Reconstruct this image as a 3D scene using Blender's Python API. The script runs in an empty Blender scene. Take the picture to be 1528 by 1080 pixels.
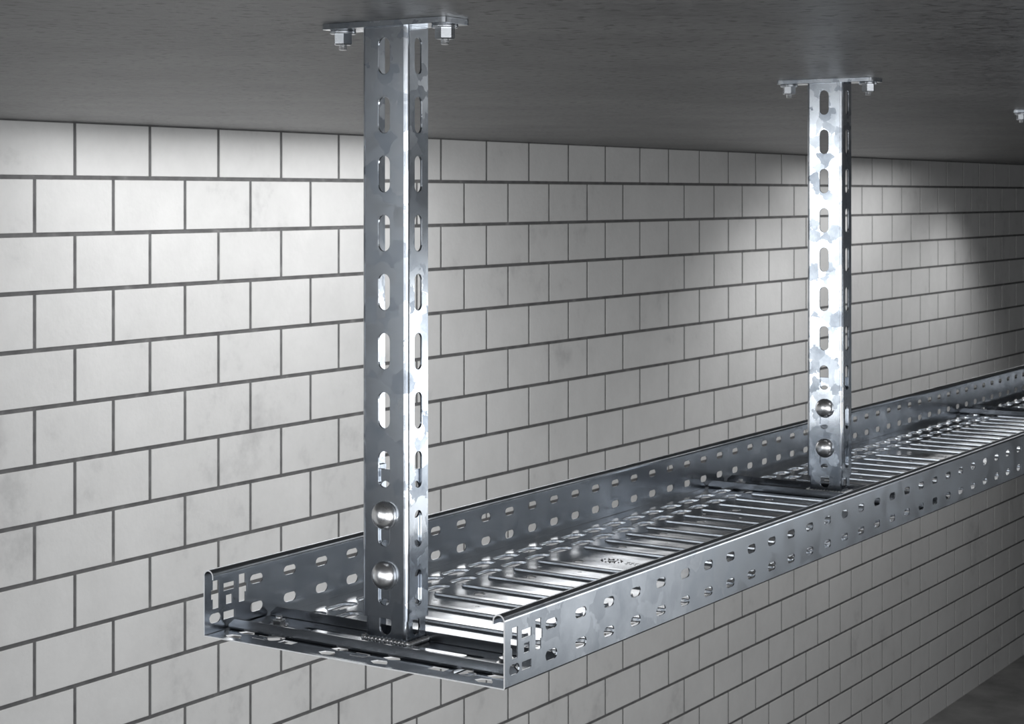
import bpy, bmesh, math, random
from mathutils import Vector, Matrix, geometry
C = bpy.context.scene.collection
S = 0.001            # everything below is written in millimetres
FZ = 1925.0          # height of the tray underside above the room floor
random.seed(4)
TH = math.atan2(2536 - 764, 2703.0)

# ------------------------------------------------------------------ camera
cam_d = bpy.data.cameras.new('camera'); cam = bpy.data.objects.new('camera', cam_d); C.objects.link(cam)
cam.location = (1.13276, -1.21840, (399.53 + FZ) * S)
cam.rotation_euler = (math.pi / 2, 0, TH)
cam_d.sensor_width = 36; cam_d.lens = 2703 / 1528 * 36
cam_d.shift_y = -(540 - 291) / 1528
cam_d.clip_start = 0.01; cam_d.clip_end = 60
cam_d.dof.use_dof = True; cam_d.dof.focus_distance = 1.72; cam_d.dof.aperture_fstop = 45
bpy.context.scene.camera = cam

# ------------------------------------------------------------------ world, lights, exposure
W = bpy.data.worlds.new('room_light'); bpy.context.scene.world = W; W.use_nodes = True
W.node_tree.nodes['Background'].inputs[0].default_value = (0.80, 0.88, 1.0, 1)
W.node_tree.nodes['Background'].inputs[1].default_value = 0.05
vs = bpy.context.scene.view_settings
vs.view_transform = 'Standard'; vs.look = 'None'; vs.gamma = 1; vs.use_curve_mapping = False
vs.exposure = 0.0

def aim(o, loc, tgt):
    o.location = Vector(loc)
    o.rotation_euler = (Vector(tgt) - Vector(loc)).to_track_quat('-Z', 'Y').to_euler()

def area(name, loc, tgt, sx, sy, power, color=(1, 1, 1), spread=180):
    d = bpy.data.lights.new(name, 'AREA'); d.shape = 'RECTANGLE'; d.size = sx; d.size_y = sy
    d.energy = power; d.color = color; d.spread = math.radians(spread)
    o = bpy.data.objects.new(name, d); C.objects.link(o); aim(o, loc, tgt); return o

def spot(name, loc, tgt, power, angle, blend, radius=0.04, color=(1, 1, 1)):
    d = bpy.data.lights.new(name, 'SPOT'); d.energy = power; d.color = color
    d.spot_size = math.radians(angle); d.spot_blend = blend; d.shadow_soft_size = radius
    o = bpy.data.objects.new(name, d); C.objects.link(o); aim(o, loc, tgt); return o

ZC = (553.5 + FZ) * S     # ceiling height
# wall washing lamps under the ceiling
spot('wall_lamp', (-0.55, 2.50, ZC - 0.05), (-1.50, 2.60, ZC - 1.05), 7, 125, 1.0)
spot('wall_lamp', (-1.05, 4.85, ZC - 0.03), (-1.45, 4.75, ZC - 0.80), 16, 105, 1.0)
spot('wall_lamp', (-1.10, 6.75, ZC - 0.03), (-1.50, 6.65, ZC - 0.80), 16, 100, 1.0)
# large soft lights added right of and behind the camera, for bolt and post-corner highlights
area('unseen_softbox', (3.1, -1.1, 1.80), (0.1, 0.3, 1.80), 2.3, 2.4, 52, (0.98, 0.99, 1.0))
area('unseen_softbox', (2.2, -3.0, 1.80), (0.1, 0.3, 1.80), 2.1, 2.4, 44, (0.98, 0.99, 1.0))
area('unseen_softbox', (0.15, -3.6, 1.95), (0.15, 0.6, 1.95), 2.0, 1.6, 22, (0.98, 0.99, 1.0))
# unseen softboxes out of frame, added to be mirrored in posts, ribs and tray wall
area('unseen_softbox', (-1.32, -3.0, 2.12), (0.15, 1.0, 2.12), 0.8, 1.1, 12, (0.95, 0.98, 1.0))
area('unseen_softbox', (2.35, 3.1, 1.78), (0.2, 0.2, 1.78), 1.5, 0.5, 10, (0.95, 0.98, 1.0))
area('unseen_softbox', (2.6, 3.0, 1.25), (0.2, 0.2, 1.40), 1.5, 0.55, 2.8, (0.95, 0.98, 1.0))
# unseen low fill light, added to brighten the middle of the wall
area('unseen_softbox', (0.9, 2.6, 0.35), (-1.726, 4.0, 1.5), 1.4, 0.8, 10, (1.0, 0.99, 0.98))
# downlights flush in the ceiling
area('unseen_ceiling_light', (-1.20, 1.95, ZC - 0.001), (-1.20, 1.95, 0), 0.85, 1.35, 11, (1, 1, 1), 176)
area('unseen_ceiling_light', (-1.20, 5.60, ZC - 0.001), (-1.20, 5.60, 0), 0.6, 1.2, 8, (1, 1, 1), 176)
area('unseen_ceiling_light', (0.62, 2.0, ZC - 0.001), (0.62, 2.0, 0), 0.16, 2.2, 2.0, (1, 1, 1), 168)  # no downlight: narrow unseen strip added to draw bright lines along the tray rims

# ------------------------------------------------------------------ materials
def newmat(name):
    m = bpy.data.materials.new(name); m.use_nodes = True
    nt = m.node_tree; b = nt.nodes['Principled BSDF']; return m, nt, b
def nd(nt, t, **kw):
    n = nt.nodes.new(t)
    for k, v in kw.items(): setattr(n, k, v)
    return n
def coords(nt, scale=(1, 1, 1)):
    tc = nd(nt, 'ShaderNodeTexCoord'); mp = nd(nt, 'ShaderNodeMapping'); mp.inputs['Scale'].default_value = scale
    nt.links.new(tc.outputs['Object'], mp.inputs['Vector']); return mp.outputs['Vector']
def noise(nt, vec, scale, detail=4, rough=0.5):
    n = nd(nt, 'ShaderNodeTexNoise'); n.inputs['Scale'].default_value = scale
    n.inputs['Detail'].default_value = detail; n.inputs['Roughness'].default_value = rough
    nt.links.new(vec, n.inputs['Vector']); return n
def maprange(nt, src, a, b, c, d):
    n = nd(nt, 'ShaderNodeMapRange'); n.inputs[1].default_value = a; n.inputs[2].default_value = b
    n.inputs[3].default_value = c; n.inputs[4].default_value = d
    nt.links.new(src, n.inputs[0]); return n.outputs[0]
def ramp(nt, src, stops):
    n = nd(nt, 'ShaderNodeValToRGB'); e = n.color_ramp.elements
    while len(e) < len(stops): e.new(0.5)
    for el, (p, c) in zip(e, stops): el.position = p; el.color = (*c, 1)
    nt.links.new(src, n.inputs[0]); return n.outputs[0]

def galvanised(name, lo, hi, r0, r1, spangle=55, bump=0.0, bscale=14, cell=0.45):
    m, nt, b = newmat(name)
    v = coords(nt)
    nz = noise(nt, v, 60, 6, 0.65)
    vm = nd(nt, 'ShaderNodeVectorMath', operation='SCALE'); vm.inputs['Scale'].default_value = 0.022
    sub = nd(nt, 'ShaderNodeVectorMath', operation='SUBTRACT'); sub.inputs[1].default_value = (0.5, 0.5, 0.5)
    nt.links.new(nz.outputs['Color'], sub.inputs[0]); nt.links.new(sub.outputs[0], vm.inputs[0])
    add = nd(nt, 'ShaderNodeVectorMath', operation='ADD')
    nt.links.new(v, add.inputs[0]); nt.links.new(vm.outputs[0], add.inputs[1])
    vo = nd(nt, 'ShaderNodeTexVoronoi'); vo.inputs['Scale'].default_value = spangle
    nt.links.new(add.outputs[0], vo.inputs['Vector'])
    sep = nd(nt, 'ShaderNodeSeparateColor'); nt.links.new(vo.outputs['Color'], sep.inputs[0])
    cl = noise(nt, v, 22, 5, 0.6)
    mix = nd(nt, 'ShaderNodeMath', operation='MULTIPLY_ADD')
    nt.links.new(sep.outputs[0], mix.inputs[0]); mix.inputs[1].default_value = cell
    k = maprange(nt, cl.outputs[0], 0.3, 0.7, 0.0, 1.0 - cell); nt.links.new(k, mix.inputs[2])
    col = ramp(nt, mix.outputs[0], [(0.0, lo), (1.0, hi)])
    nt.links.new(col, b.inputs['Base Color'])
    nt.links.new(maprange(nt, mix.outputs[0], 0, 1, r1, r0), b.inputs['Roughness'])
    b.inputs['Metallic'].default_value = 1
    if bump:
        bn = noise(nt, v, bscale, 1); bp = nd(nt, 'ShaderNodeBump'); bp.inputs['Strength'].default_value = 1
        bp.inputs['Distance'].default_value = bump
        nt.links.new(bn.outputs[0], bp.inputs['Height']); nt.links.new(bp.outputs[0], b.inputs['Normal'])
    return m
M_POST = galvanised('spangled_galvanised_steel', (0.15, 0.175, 0.21), (0.80, 0.835, 0.88), 0.13, 0.24, 62, 0.0, 14, 0.62)
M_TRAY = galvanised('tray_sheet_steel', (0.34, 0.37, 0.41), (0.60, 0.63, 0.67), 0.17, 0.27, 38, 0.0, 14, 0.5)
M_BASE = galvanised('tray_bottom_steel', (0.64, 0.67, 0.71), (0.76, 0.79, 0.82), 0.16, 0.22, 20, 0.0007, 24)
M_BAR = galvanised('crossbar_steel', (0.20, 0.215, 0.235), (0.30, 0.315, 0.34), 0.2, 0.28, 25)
M_NUT = galvanised('zinc_plated_nut', (0.50, 0.53, 0.56), (0.64, 0.66, 0.69), 0.24, 0.32, 60)
M_BOLT = galvanised('polished_zinc', (0.90, 0.91, 0.92), (0.97, 0.97, 0.975), 0.25, 0.31, 30)
def cut_edge_mat():
    m, nt, b = newmat('sheared_bright_edge'); v = coords(nt); n = noise(nt, v, 200, 3)
    nt.links.new(ramp(nt, n.outputs[0], [(0.3, (0.82, 0.83, 0.85)), (0.7, (0.95, 0.95, 0.96))]), b.inputs['Base Color'])
    b.inputs['Metallic'].default_value = 1; b.inputs['Roughness'].default_value = 0.62
    return m
M_EDGE = cut_edge_mat()
M_WELD = galvanised('weld_metal', (0.85, 0.86, 0.87), (0.96, 0.96, 0.96), 0.3, 0.4, 300)

def wall_mats():
    m, nt, b = newmat('painted_block')
    v = coords(nt)
    n1 = noise(nt, v, 2.2, 5, 0.6); n2 = noise(nt, v, 9, 6, 0.7)
    a = nd(nt, 'ShaderNodeMath', operation='MULTIPLY_ADD'); nt.links.new(n1.outputs[0], a.inputs[0]); a.inputs[1].default_value = 0.55
    h = nd(nt, 'ShaderNodeMath', operation='MULTIPLY'); h.inputs[1].default_value = 0.45
    nt.links.new(n2.outputs[0], h.inputs[0]); nt.links.new(h.outputs[0], a.inputs[2])
    c = ramp(nt, a.outputs[0], [(0.30, (0.50, 0.50, 0.50)), (0.43, (0.68, 0.68, 0.675)), (0.6, (0.74, 0.74, 0.735))])
    nt.links.new(c, b.inputs['Base Color']); b.inputs['Roughness'].default_value = 0.75
    fn = noise(nt, v, 90, 3); bp = nd(nt, 'ShaderNodeBump'); bp.inputs['Distance'].default_value = 0.0006
    nt.links.new(fn.outputs[0], bp.inputs['Height']); nt.links.new(bp.outputs[0], b.inputs['Normal'])
    m2, nt, b = newmat('mortar')
    v = coords(nt); n = noise(nt, v, 30, 4)
    c = ramp(nt, n.outputs[0], [(0.3, (0.10, 0.10, 0.102)), (0.62, (0.15, 0.15, 0.152)), (0.8, (0.26, 0.26, 0.26))])
    nt.links.new(c, b.inputs['Base Color']); b.inputs['Roughness'].default_value = 0.9
    return m, m2
M_BLOCK, M_MORTAR = wall_mats()

def ceiling_mat():
    m, nt, b = newmat('raw_concrete_ceiling')
    rot = nd(nt, 'ShaderNodeTexCoord'); mp = nd(nt, 'ShaderNodeMapping')
    mp.inputs['Rotation'].default_value = (0, 0, -TH); mp.inputs['Scale'].default_value = (1.0, 1.0, 1.0)
    nt.links.new(rot.outputs['Object'], mp.inputs['Vector']); v = mp.outputs[0]
    n1 = noise(nt, v, 60, 8, 0.7); n2 = noise(nt, v, 5.0, 4, 0.5); n3 = noise(nt, v, 75, 3, 0.5)
    a = nd(nt, 'ShaderNodeMath', operation='MULTIPLY_ADD'); nt.links.new(n1.outputs[0], a.inputs[0]); a.inputs[1].default_value = 0.75
    h = nd(nt, 'ShaderNodeMath', operation='MULTIPLY'); h.inputs[1].default_value = 0.25
    nt.links.new(n2.outputs[0], h.inputs[0]); nt.links.new(h.outputs[0], a.inputs[2])
    c = ramp(nt, a.outputs[0], [(0.40, (0.06, 0.06, 0.062)), (0.47, (0.118, 0.118, 0.12)), (0.53, (0.142, 0.142, 0.143)), (0.62, (0.20, 0.20, 0.198))])
    # scattered small pits
    pit = maprange(nt, n3.outputs[0], 0.34, 0.43, 0.22, 1.0)
    mx = nd(nt, 'ShaderNodeVectorMath', operation='SCALE'); nt.links.new(c, mx.inputs[0]); nt.links.new(pit, mx.inputs['Scale'])
    nt.links.new(mx.outputs[0], b.inputs['Base Color'])
    nt.links.new(maprange(nt, n1.outputs[0], 0.3, 0.7, 0.35, 0.5), b.inputs['Roughness'])
    bp = nd(nt, 'ShaderNodeBump'); bp.inputs['Distance'].default_value = 0.0015
    nt.links.new(n1.outputs[0], bp.inputs['Height']); nt.links.new(bp.outputs[0], b.inputs['Normal'])
    return m
M_CEIL = ceiling_mat()
def floor_mat():
    m, nt, b = newmat('concrete_floor'); v = coords(nt); n = noise(nt, v, 3, 8, 0.65)
    c = ramp(nt, n.outputs[0], [(0.3, (0.10, 0.10, 0.10)), (0.7, (0.26, 0.26, 0.255))])
    nt.links.new(c, b.inputs['Base Color']); b.inputs['Roughness'].default_value = 0.6
    return m
M_FLOOR = floor_mat()

# ------------------------------------------------------------------ mesh helpers
def P(x, y, z): return Vector((x * S, y * S, (z + FZ) * S))
def L(x, y, z): return Vector((x * S, y * S, z * S))
def link(name, bm, mats, parent=None, loc=None):
    me = bpy.data.meshes.new(name); bm.normal_update(); bm.to_mesh(me); bm.free()
    for m in (mats if isinstance(mats, (list, tuple)) else [mats]): me.materials.append(m)
    o = bpy.data.objects.new(name, me); C.objects.link(o)
    if parent: o.parent = parent
    if loc is not None: o.location = loc
    return o
def tag(o, label=None, cat=None, group=None, kind=None):
    for k, v in (('label', label), ('category', cat), ('group', group), ('kind', kind)):
        if v: o[k] = v
    return o
def thing(name, loc, label, cat, group=None):
    o = bpy.data.objects.new(name, None); o.empty_display_size = 0.02; C.objects.link(o); o.location = loc
    return tag(o, label, cat, group)

def obround(cx, cy, w, h, n=8):
    """closed outline of a slot w wide (x) and h tall (y)"""
    r = min(w, h) / 2; pts = []
    if h >= w: cs = [(cx, cy + h / 2 - r, 0), (cx, cy - h / 2 + r, math.pi)]
    else: cs = [(cx - w / 2 + r, cy, math.pi / 2), (cx + w / 2 - r, cy, -math.pi / 2)]
    for x, y, a0 in cs:
        for i in range(n + 1):
            a = a0 + math.pi * i / n; pts.append((x + r * math.cos(a), y + r * math.sin(a)))
    return pts
def rect(x0, y0, x1, y1): return [(x0, y0), (x1, y0), (x1, y1), (x0, y1)]

def plate_mesh(outline, holes, t, bev=0.0):
    """flat sheet with holes, thickness t along z from -t/2 to t/2 (mm, unscaled)"""
    cu = bpy.data.curves.new('sheet', 'CURVE'); cu.dimensions = '2D'; cu.fill_mode = 'BOTH'
    cu.extrude = t / 2 - bev; cu.bevel_depth = bev; cu.bevel_resolution = 1; cu.offset = -bev
    for poly in [outline] + holes:
        sp = cu.splines.new('POLY'); sp.points.add(len(poly) - 1); sp.use_cyclic_u = True
        for p, q in zip(sp.points, poly): p.co = (q[0], q[1], 0, 1)
    o = bpy.data.objects.new('sheet', cu); C.objects.link(o)
    dg = bpy.context.evaluated_depsgraph_get()
    me = bpy.data.meshes.new_from_object(o.evaluated_get(dg))
    bpy.data.objects.remove(o); bpy.data.curves.remove(cu)
    return me
def add_plate(bm, outline, holes, t, mat, bev=0.0):
    """mat maps plate coords (mm) to object coords (m)"""
    me = plate_mesh(outline, holes, t, bev)
    tb = bmesh.new(); tb.from_mesh(me)
    bmesh.ops.remove_doubles(tb, verts=tb.verts[:], dist=1e-4)
    bmesh.ops.transform(tb, matrix=mat, verts=tb.verts[:])
    if mat.determinant() < 0: bmesh.ops.reverse_faces(tb, faces=tb.faces[:])
    for f in tb.faces: f.smooth = False
    tb.to_mesh(me); tb.free(); bm.from_mesh(me); bpy.data.meshes.remove(me)
def frame(ox, oy, oz, ux, uy, uz):
    """matrix: plate axes u,v,w to the given directions, origin in mm"""
    m = Matrix.Identity(4)
    for j, a in enumerate((ux, uy, uz)):
        for i in range(3): m[i][j] = a[i] * S
    for i, o in enumerate((ox, oy, oz)): m[i][3] = o * S
    return m
X_, Y_, Z_ = (1, 0, 0), (0, 1, 0), (0, 0, 1); NX, NY, NZ = (-1, 0, 0), (0, -1, 0), (0, 0, -1)

def sweep(bm, prof, a, b, axis, smooth=False, closed=True):
    """extrude profile (list of 2-D mm points) from a to b; axis 'y': (x,z), axis 'z': (x,y), axis 'x': (y,z)"""
    def mk(p, t):
        if axis == 'y': return L(p[0], t, p[1])
        if axis == 'z': return L(p[0], p[1], t)
        return L(t, p[0], p[1])
    A = [bm.verts.new(mk(p, a)) for p in prof]; B = [bm.verts.new(mk(p, b)) for p in prof]
    n = len(prof); fs = []
    for i in range(n if closed else n - 1):
        j = (i + 1) % n
        f = bm.faces.new((A[i], A[j], B[j], B[i])); f.smooth = smooth and not (closed and i in (n // 2 - 1, n - 1)); fs.append(f)
    if closed:
        # caps as strips of quads between outer and inner halves of a thin profile
        h = n // 2
        for Q, inv in ((A, 0), (B, 1)):
            for i in range(h - 1):
                q = (Q[i], Q[i + 1], Q[n - 2 - i], Q[n - 1 - i])
                f = bm.faces.new(q if not inv else q[::-1]); fs.append(f)
    bmesh.ops.recalc_face_normals(bm, faces=fs)
    return fs
def thick(path, t):
    """thin closed profile around an open 2-D path, thickness t to the left side"""
    out = []
    n = len(path)
    for i, p in enumerate(path):
        a = Vector(path[max(i - 1, 0)]); b = Vector(path[min(i + 1, n - 1)])
        d = (b - a).normalized(); out.append((p[0] - d.y * t, p[1] + d.x * t))
    return list(path) + out[::-1]
def arc(cx, cy, r, a0, a1, n=8):
    return [(cx + r * math.cos(math.radians(a0 + (a1 - a0) * i / n)), cy + r * math.sin(math.radians(a0 + (a1 - a0) * i / n))) for i in range(n + 1)]
def add_cyl(bm, x, y, z0, z1, r, n=24, r2=None, smooth=True, rot=0):
    r2 = r if r2 is None else r2
    A = [bm.verts.new(L(x + r * math.cos(2 * math.pi * i / n + rot), y + r * math.sin(2 * math.pi * i / n + rot), z0)) for i in range(n)]
    B = [bm.verts.new(L(x + r2 * math.cos(2 * math.pi * i / n + rot), y + r2 * math.sin(2 * math.pi * i / n + rot), z1)) for i in range(n)]
    fs = [bm.faces.new(A[::-1]), bm.faces.new(B)]
    for i in range(n):
        f = bm.faces.new((A[i], A[(i + 1) % n], B[(i + 1) % n], B[i])); f.smooth = smooth; fs.append(f)
    bmesh.ops.recalc_face_normals(bm, faces=fs)

# ------------------------------------------------------------------ the room
def build_wall():
    bm = bmesh.new()
    p = 221.0; y0 = 1465.3; dz = 118.83; zj0 = 555.1; j = 4.6
    YA, YB = -1500.0, 10200.0
    zf, zc = -FZ, 553.5
    pat = []
    for k in range(21):
        zt = min(zj0 - dz * k - j, zc); zb = max(zj0 - dz * (k + 1) + j, zf)
        if zt - zb < 4: continue
        off = 0.0 if k % 2 == 0 else 0.5
        js = [y0 + p * (i + off) for i in range(-24, 12) if i + off <= 11]
        i = 11.88 if off == 0 else 12.38
        while y0 + p * i < YB: js.append(y0 + p * i); i += 1
        js = [YA] + [q for q in js if YA < q < YB] + [YB]
        for a, b in zip(js[:-1], js[1:]):
            a2 = a + j if a > YA else a; b2 = b - j if b < YB else b
            if b2 - a2 < 5: continue
            e = 0.5
            x1, x0 = -1726.0, -1730.0
            f = [bm.verts.new(L(x1, y, z)) for y, z in ((a2 + e, zb + e), (b2 - e, zb + e), (b2 - e, zt - e), (a2 + e, zt - e))]
            m_ = [bm.verts.new(L(x1 - e, y, z)) for y, z in ((a2, zb), (b2, zb), (b2, zt), (a2, zt))]
            r = [bm.verts.new(L(x0, y, z)) for y, z in ((a2, zb), (b2, zb), (b2, zt), (a2, zt))]
            bm.faces.new(f)
            for q1, q2 in ((m_, f), (r, m_)):
                for i2 in range(4): bm.faces.new((q1[i2], q1[(i2 + 1) % 4], q2[(i2 + 1) % 4], q2[i2]))
    # bed of mortar behind and the body of the wall
    x0, x1 = -1830.0, -1727.6
    v = [bm.verts.new(L(x, y, z)) for x in (x0, x1) for y in (YA, YB) for z in (zf, zc)]
    for q in ((0, 1, 3, 2), (4, 6, 7, 5), (0, 4, 5, 1), (2, 3, 7, 6), (1, 5, 7, 3), (0, 2, 6, 4)):
        f = bm.faces.new([v[i] for i in q]); f.material_index = 1
    o = link('wall_left', bm, [M_BLOCK, M_MORTAR], loc=(0, 0, FZ * S))
    tag(o, kind='structure')
def slab(name, x0, x1, y0, y1, z0, z1, mat):
    bm = bmesh.new(); v = [bm.verts.new(P(x, y, z)) for x in (x0, x1) for y in (y0, y1) for z in (z0, z1)]
    for q in ((0, 1, 3, 2), (4, 6, 7, 5), (0, 4, 5, 1), (2, 3, 7, 6), (1, 5, 7, 3), (0, 2, 6, 4)): bm.faces.new([v[i] for i in q])
    bmesh.ops.recalc_face_normals(bm, faces=bm.faces[:])
    tag(link(name, bm, mat), kind='structure')
build_wall()
slab('ceiling', -1830, 3400, -600, 10200, 553.5, 700, M_CEIL)
slab('floor', -1830, 3400, -3300, 10200, -FZ - 80, -FZ, M_FLOOR)
slab('wall_back', -1830, 3400, 10200, 10300, -FZ, 553.5, M_FLOOR)

# ------------------------------------------------------------------ the cable tray
TW, TL, T = 327.0, 3400.0, 1.25
tray = thing('cable_tray', P(0, 0, 0), 'long perforated galvanised steel cable tray hanging under the ceiling', 'cable tray')

def end_faces(bm):
    # the freshly sheared end of the sheet
    bm.normal_update()
    for f in bm.faces:
        if all(v.co.y < 0.0002 for v in f.verts): f.material_index = 1
def wall_holes():
    hs = []
    k = 0
    while 71.1 + 48 * k < TL - 15:
        for z in (40.2, 14.2): hs.append(obround(71.1 + 48 * k, z, 18.5, 8.6, 6))
        k += 1
    hs.append(obround(14.2, 14.2, 15.5, 8.6, 6))
    hs.append([(11, 22.7), (19.5, 22.7), (19.5, 48.2), (11, 48.2), (11, 40), (8.9, 40), (8.9, 31.6), (11, 31.6)])
    hs.append([(46.4, 22.7), (55.1, 22.7), (55.1, 31.2), (57.3, 31.2), (57.3, 39.1), (55.1, 39.1), (55.1, 48.2), (46.4, 48.2)])
    hs.append(rect(25.5, 36.7, 40.3, 43.6)); hs.append(rect(28.8, 24, 37.2, 32.3)); hs.append(rect(25.5, 10.5, 40.3, 17.5))
    return hs
for side in (0, 1):
    bm = bmesh.new()
    x = 0 if side == 0 else TW
    sg = 1 if side == 0 else -1
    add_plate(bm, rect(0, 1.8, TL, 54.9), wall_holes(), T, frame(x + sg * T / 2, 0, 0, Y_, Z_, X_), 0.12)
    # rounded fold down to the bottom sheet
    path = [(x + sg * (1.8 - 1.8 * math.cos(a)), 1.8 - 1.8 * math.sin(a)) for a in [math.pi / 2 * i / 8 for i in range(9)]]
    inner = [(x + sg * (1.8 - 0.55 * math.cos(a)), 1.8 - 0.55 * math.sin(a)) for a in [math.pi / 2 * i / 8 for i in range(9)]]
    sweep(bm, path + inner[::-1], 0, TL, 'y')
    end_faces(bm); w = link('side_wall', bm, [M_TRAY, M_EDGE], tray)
    bm = bmesh.new()
    po = [(x + sg * (5.9 - 5.9 * math.cos(a)), 54.8 + 5.9 * math.sin(a)) for a in [math.pi * i / 40 for i in range(41)]] + [(x + sg * 11.8, 52.2)]
    pi = [(x + sg * (5.9 - 4.65 * math.cos(a)), 54.8 + 4.65 * math.sin(a)) for a in [math.pi * i / 40 for i in range(41)]] + [(x + sg * 10.55, 52.2)]
    sweep(bm, po + pi[::-1], 0, TL, 'y')
    for f in bm.faces:
        if len([1 for v in f.verts]) == 4 and abs(f.normal.y) > 0.9: f.smooth = False
    end_faces(bm); link('rolled_rim', bm, [M_TRAY, M_EDGE], w)

def tray_bottom():
    vs2, zs, edges, holes = [], [], [], []
    def loop(pts, z):
        n0 = len(vs2)
        for p in pts: vs2.append(Vector((p[0], p[1]))); zs.append(z)
        for i in range(len(pts)): edges.append((n0 + i, n0 + (i + 1) % len(pts)))
    X0, X1 = 1.8, TW - 1.8
    TOP = T
    ys = [0.0]
    while ys[-1] < TL - 1: ys.append(min(ys[-1] + 60, TL))
    loop([(X0, y) for y in ys] + [(X1, y) for y in ys[::-1]], TOP)
    def press(cx, cy, w, h, depth, rim, n, hole):
        """stamped pocket: rim, rounded shoulder, steep wall, floor of the pocket (open when hole)"""
        for k, (ins, dz) in enumerate(((0, 0), (rim * 0.30, -0.07 * depth), (rim * 0.44, -0.20 * depth), (rim * 0.58, -0.82 * depth), (rim * 0.80, -0.95 * depth), (rim * 1.15, -depth))):
            loop(obround(cx, cy, w - 2 * ins, h - 2 * ins, n), TOP + dz)
        if hole:
            ins = rim * 1.15 + 0.15
            pts = obround(cx, cy, w - 2 * ins, h - 2 * ins, n); loop(pts, TOP - depth); holes.append((cx, cy, w - 2 * ins, h - 2 * ins))
    def logo_at(y): return abs(y - 491) < 3 or abs(y - (491 + 960)) < 3 or abs(y - (491 + 1920)) < 3
    k = -5
    while 251 + 48 * k < TL - 30:
        yb = 251 + 48 * k
        if yb > 35 and not logo_at(yb): press(TW / 2, yb, TW - 2 * 77, 11, -3.1, 1.7, 8, False)
        for x, yy, w, h in ((31.5, 352 - 336 + 48 * k + 192, 19.5, 40), (60.5, 324.7 - 336 + 48 * k + 192, 18.5, 39)):
            if 34 < yy < TL - 25:
                for xx in (x, TW - x): press(xx, yy, w, h, 3.9, 1.9, 9, True)
        if k % 2 == 0:
            yd = 277 + 48 * k
            if yd > 40:
                for xx in (113.5, TW - 113.5):
                    pts = obround(xx, yd, 9.5, 9.5, 8); loop(pts, TOP - 0.4); loop(obround(xx, yd, 12.5, 12.5, 8), TOP)
                    holes.append((xx, yd, 9.5, 9.5))
        if k % 4 == 3 or k % 4 == -1:
            yd = 278 + 48 * k
            if yd > 40:
                for xx in (93, 143, TW - 93, TW - 143):
                    pts = obround(xx, yd, 4.6, 4.6, 5); loop(pts, TOP); holes.append((xx, yd, 4.6, 4.6))
        k += 1
    polyholes = []
    def ph(pts): loop(pts, TOP); polyholes.append(pts)
    for x in (27, 135, 192, 300):
        ph([(x - 10, 11), (x - 3, 6), (x + 9, 9), (x + 6, 14), (x + 2, 18.5), (x - 7, 17)])
        ph([(x - 8, 26), (x + 1, 22.5), (x + 10, 27), (x + 4, 34), (x - 3, 33)])
    for x in (81, 246): ph(rect(x - 8, 17, x + 8, 26))
    for x in (52, 163.5, 275):
        ph([(x - 9, 27.5), (x - 9, 26), (x + 4, 26), (x + 6, 24.5), (x + 6, 19.5), (x + 4, 18), (x - 9, 18), (x - 9, 16.5), (x + 5, 16.5), (x + 7.8, 19), (x + 7.8, 25), (x + 5, 27.5)])
    res = geometry.delaunay_2d_cdt(vs2, edges, [], 0, 1e-4)
    V2, _, F2, ov = res[0], res[1], res[2], res[3]
    def in_ob(px, py, h):
        cx, cy, w, hh = h; r = min(w, hh) / 2
        dx = max(abs(px - cx) - (w / 2 - r), 0); dy = max(abs(py - cy) - (hh / 2 - r), 0)
        return dx * dx + dy * dy < r * r * 0.999
    def in_poly(px, py, poly):
        c = False; n = len(poly)
        for i in range(n):
            x1, y1 = poly[i]; x2, y2 = poly[(i + 1) % n]
            if (y1 > py) != (y2 > py) and px < (x2 - x1) * (py - y1) / (y2 - y1) + x1: c = not c
        return c
    grid = {}
    for h in holes:
        for b in range(int((h[1] - h[3] / 2) // 20), int((h[1] + h[3] / 2) // 20) + 1): grid.setdefault(b, []).append(h)
    bm = bmesh.new()
    BV = []
    for v, o in zip(V2, ov):
        z = zs[o[0]] if o else TOP
        BV.append(bm.verts.new(L(v.x, v.y, z)))
    for f in F2:
        a = [V2[i] for i in f]; px = sum(q.x for q in a) / 3; py = sum(q.y for q in a) / 3
        if not (X0 < px < X1): continue
        if any(in_ob(px, py, h) for h in grid.get(int(py // 20), [])): continue
        if py < 40 and any(in_poly(px, py, q) for q in polyholes): continue
        try: nf = bm.faces.new([BV[i] for i in f])
        except ValueError: continue
        z = [BV[i].co.z for i in f]
        nf.smooth = (max(z) - min(z)) > 1e-7 and (max(z) - min(z)) < 0.0012
    for v in [v for v in bm.verts if not v.link_faces]: bm.verts.remove(v)
    bm.normal_update()
    up = sum(1 for f in bm.faces if f.normal.z > 0)
    if up < len(bm.faces) / 2: bmesh.ops.reverse_faces(bm, faces=bm.faces[:])
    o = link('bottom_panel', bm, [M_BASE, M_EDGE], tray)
    md = o.modifiers.new('thickness', 'SOLIDIFY'); md.thickness = 0.0011; md.offset = -1; md.material_offset_rim = 1
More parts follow.
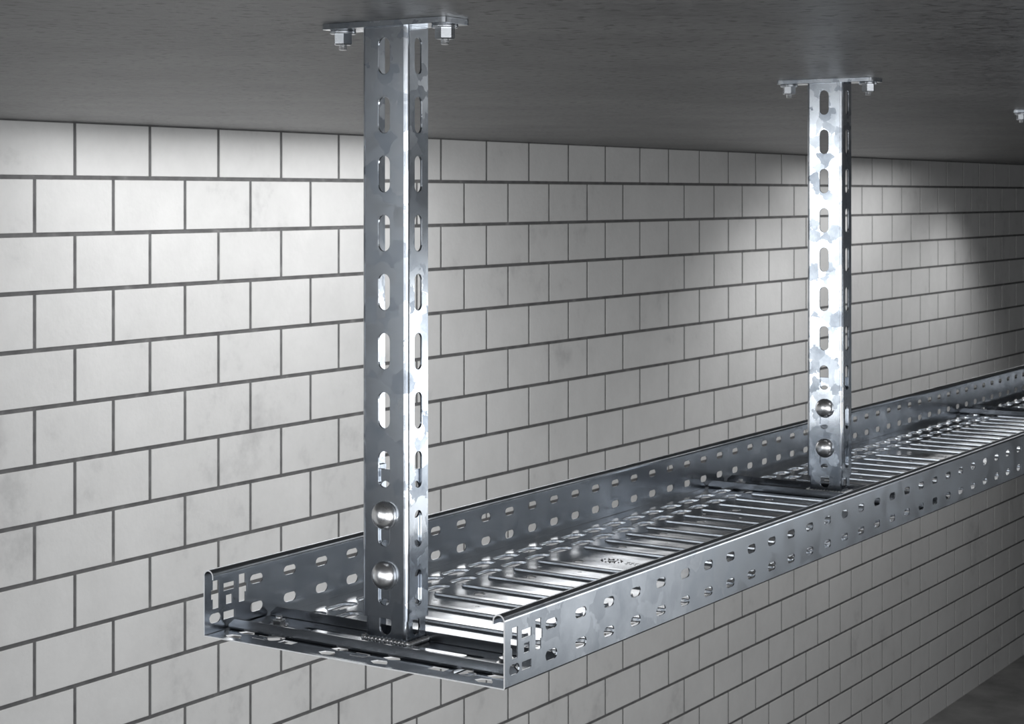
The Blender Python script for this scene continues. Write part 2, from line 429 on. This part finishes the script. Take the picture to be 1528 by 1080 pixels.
    # stamped mark in the gaps between the ribs
    for yy in (491, 1451, 2411):
        bm = bmesh.new()
        z = TOP + 0.03
        def ring(cx, cy, r0, r1, n=28):
            A = [bm.verts.new(L(cx + r0 * math.cos(2 * math.pi * i / n), cy + r0 * math.sin(2 * math.pi * i / n), z)) for i in range(n)]
            M = [bm.verts.new(L(cx + (r0 + r1) / 2 * math.cos(2 * math.pi * i / n), cy + (r0 + r1) / 2 * math.sin(2 * math.pi * i / n), z + 0.6)) for i in range(n)]
            B = [bm.verts.new(L(cx + r1 * math.cos(2 * math.pi * i / n), cy + r1 * math.sin(2 * math.pi * i / n), z)) for i in range(n)]
            for i in range(n):
                j = (i + 1) % n
                for a, b in ((A, M), (M, B)):
                    f = bm.faces.new((a[i], a[j], b[j], b[i])); f.smooth = True
        ring(142, yy, 3.5, 6.0); 
        for q in range(14):
            a = 2 * math.pi * q / 14; ring(142 + 12 * math.cos(a), yy + 9 * math.sin(a), 0.2, 1.1, 8)
        for q in range(5):
            x0 = 162 + q * 5.2
            add_cyl(bm, x0, yy + 2, z, z + 0.5, 2.2, 6, 1.6); add_cyl(bm, x0 + 1, yy - 5, z, z + 0.5, 2.0, 4, 1.2)
        bmesh.ops.recalc_face_normals(bm, faces=bm.faces[:])
        link('stamped_mark', bm, M_BASE, tray)
tray_bottom()

# ------------------------------------------------------------------ the ceiling hangers
HX, HY = 162.3, 72.0     # centre of the post in tray coordinates
def channel(bm, x0, x1, y0, y1, z0, z1, t, r, fz, sz, n_side):
    """U profile open to +y with slots in the web and both flanges; heights relative to the tray underside"""
    fh = [obround(161.8 - HX, z, 12.6, 32, 10) for z in fz]
    for i, (w0, w1) in enumerate(((z0, z1),)):
        add_plate(bm, rect(x0 + r - HX, w0, x1 - r - HX, w1), fh, t, frame(0, y0 + t / 2 - HY, 0, X_, Z_, NY), 0.25)
    sh = [obround(73.2 - HY, z, 10.5, 32, 10) for z in sz]
    for x in (x0 + t / 2, x1 - t / 2):
        add_plate(bm, rect(y0 + r - HY, z0, y1 - HY, z1), sh, t, frame(x - HX, 0, 0, Y_, Z_, X_), 0.25)
    for s in (0, 1):
        cx = (x0 + r if s == 0 else x1 - r) - HX; cy = y0 + r - HY
        a0, a1 = (180, 270) if s == 0 else (270, 360)
        po = arc(cx, cy, r, a0, a1, 14); pi_ = arc(cx, cy, r - t, a0, a1, 14)
        sweep(bm, po + pi_[::-1], z0, z1, 'z')

def dome_bolt(z, parent):
    """mushroom head bolt pointing to -y, stem and nut behind the web"""
    bm = bmesh.new()
    R, H = 12.6, 10.0; y0 = 56.6 - HY; x = 163.0 - HX
    prof = [(0.01, -H)] + [(R * math.sin(a), -H * math.cos(a) ** 0.9 if math.cos(a) > 0 else 0) for a in [math.pi / 2 * i / 14 for i in range(1, 14)]] + [(R, -0.1), (R * 0.97, 0)]
    prof += [(4.0, 0), (4.0, 16), (8.2, 16.0), (8.2, 17)]
    n = 40; rings = []
    for r, h in prof: rings.append([bm.verts.new(L(x + r * math.cos(2 * math.pi * i / n), y0 + h, z + r * math.sin(2 * math.pi * i / n))) for i in range(n)])
    for a, b in zip(rings[:-1], rings[1:]):
        for i in range(n):
            f = bm.faces.new((a[i], a[(i + 1) % n], b[(i + 1) % n], b[i])); f.smooth = True
    bm.faces.new(rings[0]); bm.faces.new(rings[-1])
    bmesh.ops.recalc_face_normals(bm, faces=bm.faces[:])
    o = link('mushroom_bolt', bm, M_BOLT, parent)
    bm = bmesh.new()
    A = []
    for yy in (y0 + 6.4, y0 + 7.2, y0 + 13.4, y0 + 14.2):
        rr = 8.6 if yy in (y0 + 6.4, y0 + 14.2) else 9.6
        A.append([bm.verts.new(L(x + rr * math.cos(math.pi / 3 * i), yy, z + rr * math.sin(math.pi / 3 * i))) for i in range(6)])
    for a, b in zip(A[:-1], A[1:]):
        for i in range(6): bm.faces.new((a[i], a[(i + 1) % 6], b[(i + 1) % 6], b[i]))
    bm.faces.new(A[0]); bm.faces.new(A[-1]); bmesh.ops.recalc_face_normals(bm, faces=bm.faces[:])
    link('hex_nut', bm, M_NUT, o)

def anchor(x, parent, rot):
    xx, yy = x - HX, 70 - HY
    bm = bmesh.new()
    z = 553.0
    # threaded stud
    n = 18; prev = None; zz = 553.0; rings = []
    while zz > 532.0:
        rings.append((3.9, zz)); rings.append((3.45, zz - 0.62)); zz -= 1.25
    rings.append((3.9, 531.6)); rings.append((3.2, 530.6))
    RR = [[bm.verts.new(L(xx + r * math.cos(2 * math.pi * i / n), yy + r * math.sin(2 * math.pi * i / n), h)) for i in range(n)] for r, h in rings]
    for a, b in zip(RR[:-1], RR[1:]):
        for i in range(n): bm.faces.new((a[i], a[(i + 1) % n], b[(i + 1) % n], b[i]))
    bm.faces.new(RR[0]); bm.faces.new(RR[-1]); bmesh.ops.recalc_face_normals(bm, faces=bm.faces[:])
    o = link('anchor_stud', bm, M_BOLT, parent)
    bm = bmesh.new()
    add_cyl(bm, xx, yy, 545.0, 545.4, 11.3, 32, 11.8); add_cyl(bm, xx, yy, 545.4, 547.6, 11.8, 32); add_cyl(bm, xx, yy, 547.6, 548.0, 11.8, 32, 11.3)
    link('washer', bm, M_NUT, o)
    bm = bmesh.new()
    add_cyl(bm, xx, yy, 535.2, 536.2, 7.6, 6, 8.9, False, rot); add_cyl(bm, xx, yy, 536.2, 545.0, 8.9, 6, 8.9, False, rot)
    link('hex_nut', bm, M_NUT, o)

def bead(parent):
    bm = bmesh.new()
    path = []
    x0, x1, y0, y1 = 138.0 - HX, 186.8 - HX, 58.0 - HY, 87 - HY
    step = 0.45
    x = x0 - 1
    while x < x1: path.append((x, y0 - 0.4)); x += step
    y = y0
    while y < y1: path.append((x1 + 0.9, y)); y += step
    y = y0
    left = []
    while y < y1: left.append((x0 - 0.9, y)); y += step
    left = left[::-1]
    path = left + path
    n = 10; rings = []; s = 0
    for i, p in enumerate(path):
        a = path[max(i - 1, 0)]; b = path[min(i + 1, len(path) - 1)]
        d = Vector((b[0] - a[0], b[1] - a[1])).normalized(); nn = Vector((d.y, -d.x))
        s += step
        ph = (s % 4.2) / 4.2
        r = 1.3 + 1.5 * (ph if ph < 0.75 else (1 - ph) * 3) + random.uniform(-0.15, 0.15)
        ring = []
        for k in range(n):
            a_ = 2 * math.pi * k / n
            sh = 0.9 * math.cos(a_)      # slanted ripples
            q = Vector(p) + nn * (r * math.sin(a_)) + d * sh * 0.8
            ring.append(bm.verts.new(L(q.x, q.y, 5.9 + r * math.cos(a_) * 1.2)))
        rings.append(ring)
    for a, b in zip(rings[:-1], rings[1:]):
        for i in range(n):
            f = bm.faces.new((a[i], a[(i + 1) % n], b[(i + 1) % n], b[i])); f.smooth = True
    bm.faces.new(rings[0]); bm.faces.new(rings[-1]); bmesh.ops.recalc_face_normals(bm, faces=bm.faces[:])
    link('weld_seam', bm, M_WELD, parent)

def build_hanger():
    root = thing('ceiling_hanger', P(HX, HY, 0), '', 'hanger', 'slotted ceiling hangers carrying the cable tray')
    # post
    bm = bmesh.new()
    zs = [522.3 - 52.1 * k for k in range(10)]
    channel(bm, 137.2, 187.2, 56.6, 88.0, 26.0, 548.2, 2.0, 3.6, zs, zs, 0)
    post = link('slotted_post', bm, M_POST, root)
    # head plate
    bm = bmesh.new()
    def rr(x0, y0, x1, y1, r):
        return arc(x1 - r, y1 - r, r, 0, 90, 4) + arc(x0 + r, y1 - r, r, 90, 180, 4) + arc(x0 + r, y0 + r, r, 180, 270, 4) + arc(x1 - r, y0 + r, r, 270, 360, 4)
    add_plate(bm, rr(95 - HX, 51 - HY, 231 - HX, 90 - HY, 3.5), [], 5.3, frame(0, 0, 550.8, X_, Y_, Z_), 0.3)
    link('head_plate', bm, M_POST, root)
    anchor(105.2, root, 0.2); anchor(218.3, root, 0.75)
    for z in (117.1, 64.2): dome_bolt(z, root)
    # inner channel
    bm = bmesh.new()
    iz = [27, 79, 131]
    channel(bm, 139.4, 185.0, 58.7, 87.0, 3.3, 157.6, 2.0, 3.2, iz, iz, 0)
    link('inner_channel', bm, M_POST, root)
    bead(root)
    # crossbar: shallow channel lying on the tray bottom, flanges up, ends cut slanted
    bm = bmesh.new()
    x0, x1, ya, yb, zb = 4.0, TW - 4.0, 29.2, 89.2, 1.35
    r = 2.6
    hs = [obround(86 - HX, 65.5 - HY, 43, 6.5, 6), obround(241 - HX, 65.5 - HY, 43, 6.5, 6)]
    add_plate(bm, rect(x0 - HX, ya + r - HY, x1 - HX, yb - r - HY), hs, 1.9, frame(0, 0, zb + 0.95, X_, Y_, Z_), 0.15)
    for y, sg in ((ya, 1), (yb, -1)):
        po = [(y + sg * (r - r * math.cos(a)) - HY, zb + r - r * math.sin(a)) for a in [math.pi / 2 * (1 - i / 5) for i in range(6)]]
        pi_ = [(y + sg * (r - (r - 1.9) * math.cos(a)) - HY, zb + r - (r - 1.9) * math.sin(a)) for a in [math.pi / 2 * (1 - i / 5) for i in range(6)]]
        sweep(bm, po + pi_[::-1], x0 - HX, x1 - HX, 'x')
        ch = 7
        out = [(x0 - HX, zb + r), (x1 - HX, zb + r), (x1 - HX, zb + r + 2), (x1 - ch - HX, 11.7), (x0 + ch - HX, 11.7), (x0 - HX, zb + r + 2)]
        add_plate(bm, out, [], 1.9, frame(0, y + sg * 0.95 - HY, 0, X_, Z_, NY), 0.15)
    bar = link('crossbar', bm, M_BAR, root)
    for x in (38, TW - 38):
        bm = bmesh.new()
        add_cyl(bm, x - HX, 60 - HY, 3.25, 4.6, 8.5, 28); add_cyl(bm, x - HX, 60 - HY, 4.6, 8.6, 6.6, 6, 6.6, False, 0.3); add_cyl(bm, x - HX, 60 - HY, 8.6, 12, 3, 16)
        link('fixing_bolt', bm, M_BOLT, bar)
    return root
def copy_tree(o, parent=None):
    c = o.copy(); C.objects.link(c); c.parent = parent
    for ch in list(o.children): copy_tree(ch, c)
    return c
h1 = build_hanger()
h1['label'] = 'nearest tall slotted steel hanger, its foot welded inside the open tray end'
for dy, lab in ((961.0, 'middle slotted steel hanger, bright silver, bolted under the ceiling halfway along the tray'),
                (1962.0, 'farthest hanger, cut off by the right edge, only plate corner and crossbar showing')):
    h = copy_tree(h1); h.location = P(HX, HY + dy, 0); h['label'] = lab
